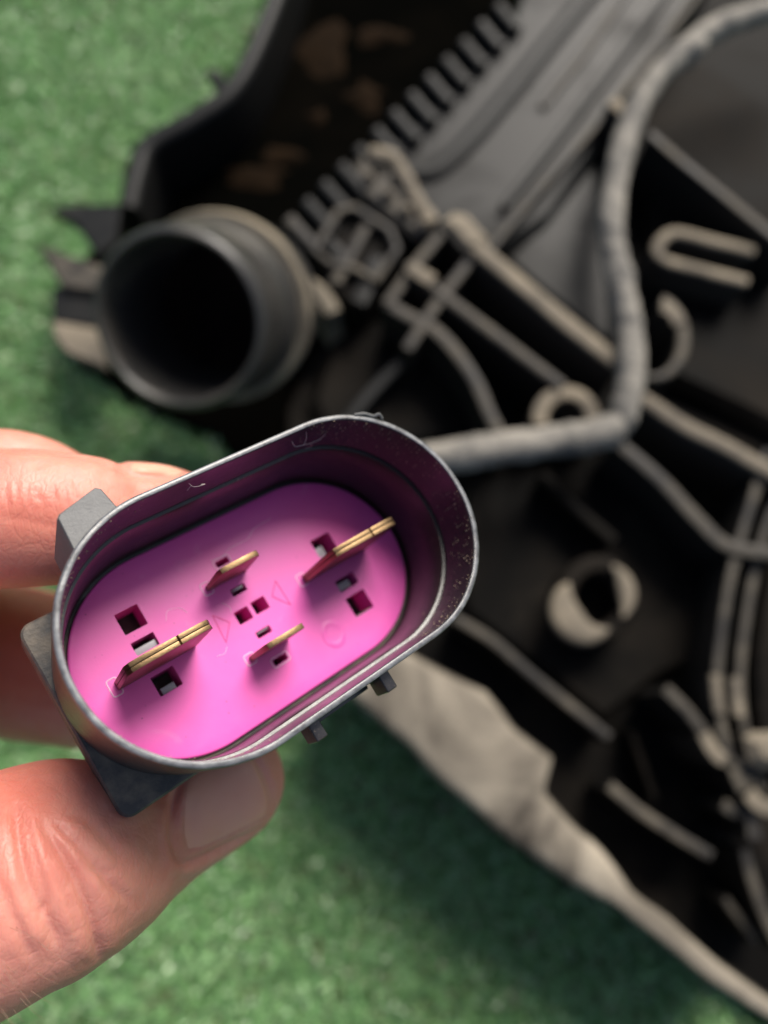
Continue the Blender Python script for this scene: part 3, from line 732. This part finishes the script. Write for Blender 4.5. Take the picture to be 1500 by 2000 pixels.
hm2 = bpy.data.meshes.new_from_object(hand.evaluated_get(dg_)); hand.modifiers.clear(); hand.data = hm2; hm2.name = 'hand'
# sculpt: folds of the thumb knuckle, joint creases, swelling of the finger tips
nv = len(hm2.vertices); co = np.zeros(nv*3); hm2.vertices.foreach_get('co', co); co = co.reshape(-1, 3)
nm = np.zeros(nv*3); hm2.vertices.foreach_get('normal', nm); nm = nm.reshape(-1, 3)
hx, hy, hz = project(co)
view = co-np.array(ORI); view /= np.linalg.norm(view, axis=1)[:, None]
face = np.clip(-(nm*view).sum(1)*2.0+0.35, 0, 1)
def seg_dist(poly):
    best = np.full(nv, 1e9); side = np.zeros(nv); par = np.zeros(nv)
    L = len(poly)-1
    for i in range(L):
        ax_, ay_ = poly[i]; bx_, by_ = poly[i+1]; dx, dy = bx_-ax_, by_-ay_; l2 = dx*dx+dy*dy
        t = np.clip(((hx-ax_)*dx+(hy-ay_)*dy)/l2, 0, 1); ex, ey = hx-(ax_+t*dx), hy-(ay_+t*dy)
        d = np.hypot(ex, ey); m = d < best
        best[m] = d[m]; side[m] = np.sign(dx*ey-dy*ex)[m]; par[m] = (i+t[m])/L
    return best, side, par
disp = np.zeros(nv)
def crease(poly, depth, w, bulge=0.0, bw=30, zmax=200, side_only=None):
    global disp
    poly = [(p.x, p.y) for p in smooth_line([Vector((x, y, 0)) for x, y in poly], 5)]
    d, s, t = seg_dist(poly); fade = np.clip(np.sin(np.pi*np.clip(t, 0.0, 1))*2.2, 0, 1)*(hz < zmax*0.001)*face
    disp -= depth*np.exp(-(d/w)**2)*fade
    if bulge:
        k = np.exp(-((d-bw)/(bw*0.65))**2)*fade
        if side_only: k = k*(s == side_only)
        disp += bulge*k
# thumb knuckle
crease([(30, 1560), (38, 1640), (55, 1720), (95, 1800), (112, 1850)], 0.38e-3, 9, 0.22e-3, 30)
crease([(48, 1585), (70, 1680), (90, 1750), (75, 1800)], 0.30e-3, 7)
crease([(75, 1600), (130, 1685), (165, 1760), (188, 1830), (192, 1880)], 0.55e-3, 8, 0.32e-3, 34)
crease([(100, 1600), (150, 1650), (210, 1720), (262, 1768)], 0.34e-3, 7, 0.2e-3, 26)
crease([(-10, 1700), (25, 1790), (70, 1880)], 0.2e-3, 8, 0.12e-3, 24)
crease([(120, 1590), (180, 1610), (240, 1680)], 0.22e-3, 9)
crease([(150, 1680), (185, 1700), (235, 1700)], 0.16e-3, 6)
crease([(110, 1720), (140, 1770), (150, 1830)], 0.18e-3, 6)
# nail fold of the thumb
crease([(372, 1500), (345, 1545), (334, 1600), (338, 1650), (356, 1684), (400, 1672), (470, 1638), (530, 1604)], 0.34e-3, 6, 0.30e-3, 17)
crease([(470, 1450), (512, 1500), (534, 1560), (536, 1600)], 0.30e-3, 6)
# upper finger: long crease, joint wrinkles, pad
crease([(-20, 862), (30, 878), (90, 880), (160, 888), (232, 912)], 0.35e-3, 9, 0.2e-3, 22)
crease([(225, 905), (245, 922), (285, 930), (340, 930)], 0.40e-3, 8, 0.25e-3, 20)
for x in (18, 38, 58, 76, 110, 132, 150):
    crease([(x, 930+(x % 7)*3), (x-5, 960), (x+4, 985+(x % 5)*4)], 0.14e-3, 5, 0.08e-3, 12)
crease([(60, 915), (110, 900), (170, 908)], 0.18e-3, 7)
crease([(0, 1010), (60, 1018), (120, 1030)], 0.12e-3, 9)
for i in range(60):      # short fine lines of the skin round the knuckle
    x = random.uniform(0, 250); y = random.uniform(1500, 1880); a = random.uniform(0.5, 1.5); l = random.uniform(15, 40)
    crease([(x, y), (x+l*math.cos(a)*.5, y+l*math.sin(a)*.5), (x+l*math.cos(a+.25), y+l*math.sin(a+.25))], 0.06e-3, 4.5)
low = np.array([noise.noise(Vector(p)*140) for p in co])*0.00022
co2 = co+nm*(disp+low)[:, None]
hm2.vertices.foreach_set('co', co2.ravel()); hm2.update()
hm2.polygons.foreach_set('use_smooth', [True]*len(hm2.polygons))
# wear/flush map kept with the skin: redder towards knuckles and finger tips
flush = np.exp(-((hx-40)/95)**2-((hy-1560)/90)**2)*0.9+np.exp(-((hx-60)/90)**2-((hy-1000)/80)**2)*0.9+np.exp(-((hx-20)/70)**2-((hy-1650)/120)**2)*0.5
at2 = hm2.attributes.new('flush', 'FLOAT', 'POINT'); at2.data.foreach_set('value', np.clip(flush*(hz < 0.11), 0, 1).astype(np.float32))

M = Mat('skin'); n1 = M.noise(90, 5, 0.6, dist=0.4); n2 = M.noise(420, 5, 0.65); n3 = M.noise(1500, 4, 0.7)
fa = M.new('ShaderNodeAttribute', attribute_name='flush')
c = M.mix(M.ramp(n1, [(0.3, 0.0), (0.72, 1.0)]), (0.71, 0.310, 0.240), (0.63, 0.215, 0.165))
c = M.mix(M.math('MULTIPLY', fa.outputs['Fac'], M.ramp(n2, [(0.3, 0.35), (0.7, 0.85)])), c, (0.60, 0.145, 0.095))
c = M.mix(M.ramp(n2, [(0.52, 0.0), (0.78, 0.28)]), c, (0.76, 0.42, 0.315)); M.col(c)
M.rough(M.ramp(n2, [(0.3, 0.36), (0.7, 0.52)])); M.b.inputs['Specular IOR Level'].default_value = 0.42
M.b.inputs['Subsurface Weight'].default_value = 0.38; M.b.inputs['Subsurface Radius'].default_value = (0.0042, 0.0010, 0.0005); M.b.inputs['Subsurface Scale'].default_value = 1.0
vr = M.new('ShaderNodeTexVoronoi', feature='DISTANCE_TO_EDGE'); vr.inputs['Scale'].default_value = 1500
mp = M.new('ShaderNodeMapping'); mp.inputs['Scale'].default_value = (1.0, 0.65, 1.0); M.link(M.coord(), mp.inputs[0]); M.link(mp.outputs[0], vr.inputs['Vector'])
vr2 = M.new('ShaderNodeTexVoronoi', feature='DISTANCE_TO_EDGE'); vr2.inputs['Scale'].default_value = 520
mp2 = M.new('ShaderNodeMapping'); mp2.inputs['Scale'].default_value = (1.0, 0.45, 0.8); mp2.inputs['Rotation'].default_value = (0.3, 0.2, 0.6)
wrp = M.new('ShaderNodeVectorMath', operation='ADD'); nz = M.new('ShaderNodeTexNoise'); nz.inputs['Scale'].default_value = 300
sc_ = M.new('ShaderNodeVectorMath', operation='SCALE'); sc_.inputs['Scale'].default_value = 0.0016
M.link(M.coord(), nz.inputs['Vector']); M.link(nz.outputs['Color'], sc_.inputs[0]); M.link(M.coord(), wrp.inputs[0]); M.link(sc_.outputs[0], wrp.inputs[1])
M.link(wrp.outputs[0], mp2.inputs[0]); M.link(mp2.outputs[0], vr2.inputs['Vector'])
cells = M.math('ADD', M.math('MULTIPLY', M.ramp(vr.outputs['Distance'], [(0.0, 0.0), (0.22, 1.0)]), 0.6), M.math('MULTIPLY', M.ramp(vr2.outputs['Distance'], [(0.0, 0.0), (0.09, 1.0)]), 0.9))
hgt = M.math('ADD', M.math('MULTIPLY', cells, 0.5), M.math('ADD', M.math('MULTIPLY', n3, 0.5), M.math('MULTIPLY', n2, 0.8)))
M.bump(hgt, 0.20, 0.00030); SKIN = M.m
hand.data.materials.clear(); hand.data.materials.append(SKIN)
tag(hand, 'hand pinching the connector between thumb and fingers from the side', 'hand')

# nails: shells laid on the skin
bvh = BVHTree.FromPolygons([Vector(v) for v in co2], [tuple(p.vertices) for p in hm2.polygons])
M = Mat('nail'); n1 = M.noise(200, 3); M.col(M.mix(n1, (0.78, 0.33, 0.235), (0.82, 0.41, 0.305))); M.set(Roughness=0.36); M.b.inputs['Specular IOR Level'].default_value = 0.22
M.b.inputs['Subsurface Weight'].default_value = 0.25; M.b.inputs['Subsurface Radius'].default_value = (0.002, 0.0008, 0.0005); M.b.inputs['Subsurface Scale'].default_value = 1.0
NAIL = M.m
def nail(quad, nu=24, nw=18, lift=0.00028, rnd=0.25):
    """quad: photo corners base-top, tip-top, tip-bottom, base-bottom; the shell follows the skin"""
    V, F, ok = [], [], {}
    (x0, y0), (x1, y1), (x2, y2), (x3, y3) = quad
    for j in range(nw+1):
        for i in range(nu+1):
            s, t = i/nu, j/nw
            e = abs(2*t-1)**3
            s2 = s*(1-rnd*e*0.5)+rnd*e*0.25*(1-s)
            px = (x0*(1-s2)+x1*s2)*(1-t)+(x3*(1-s2)+x2*s2)*t; py = (y0*(1-s2)+y1*s2)*(1-t)+(y3*(1-s2)+y2*s2)*t
            d = (at(px, py, 1.0)-ORI).normalized()
            loc, nor, idx, dist = bvh.ray_cast(ORI, d)
            if loc is None: continue
            arch = -0.00030+(lift+0.0003)*(1-abs(2*t-1)**5)*min(1, s*4)**0.7*(1-0.25*s**6)
            ok[(i, j)] = len(V); V.append(loc+nor*arch)
    for j in range(nw):
        for i in range(nu):
            ks = [(i, j), (i+1, j), (i+1, j+1), (i, j+1)]
            if all(k in ok for k in ks): F.append(tuple(ok[k] for k in ks))
    o = from_data('fingernail', V, F, NAIL, hand, True, 80)
    sm_ = o.modifiers.new('smooth', 'SMOOTH'); sm_.factor = 0.6; sm_.iterations = 6
    so = o.modifiers.new('shell', 'SOLIDIFY'); so.thickness = 0.0004; so.offset = -1
    return o
nail([(350, 1512), (480, 1446), (540, 1598), (346, 1688)], 34, 26, lift=0.00042, rnd=0.3)['label'] = 'thumb nail'
nail([(236, 899), (372, 908), (352, 934), (250, 928)], 20, 10, 0.0003)['label'] = 'nail of the upper finger'

M = Mat('hair'); M.set(Base_Color=(0.22, 0.12, 0.07, 1), Roughness=0.5)
V, F = [], []
for i in range(20):
    px, py = random.uniform(-60, 75), random.uniform(1800, 1975)
    d = (at(px, py, 1.0)-ORI).normalized(); loc, nor, idx, dist = bvh.ray_cast(ORI, d)
    if loc is None: continue
    t = (at(px+30, py+22+random.uniform(-14, 14), 0.085)-at(px, py, 0.085)).normalized()
    L = random.uniform(0.0012, 0.0030)
    p = [loc+t*(L*k/5)+nor*(0.00005+0.0005*math.sin(k/5*2.2)) for k in range(6)]
    v_, f_ = tube_data(p, [0.000018*(1-k/7) for k in range(6)], 4); b = len(V); V += v_; F += [tuple(j+b for j in f) for f in f_]
hr = from_data('hair', V, F, M.m, hand); hr['kind'] = 'stuff'
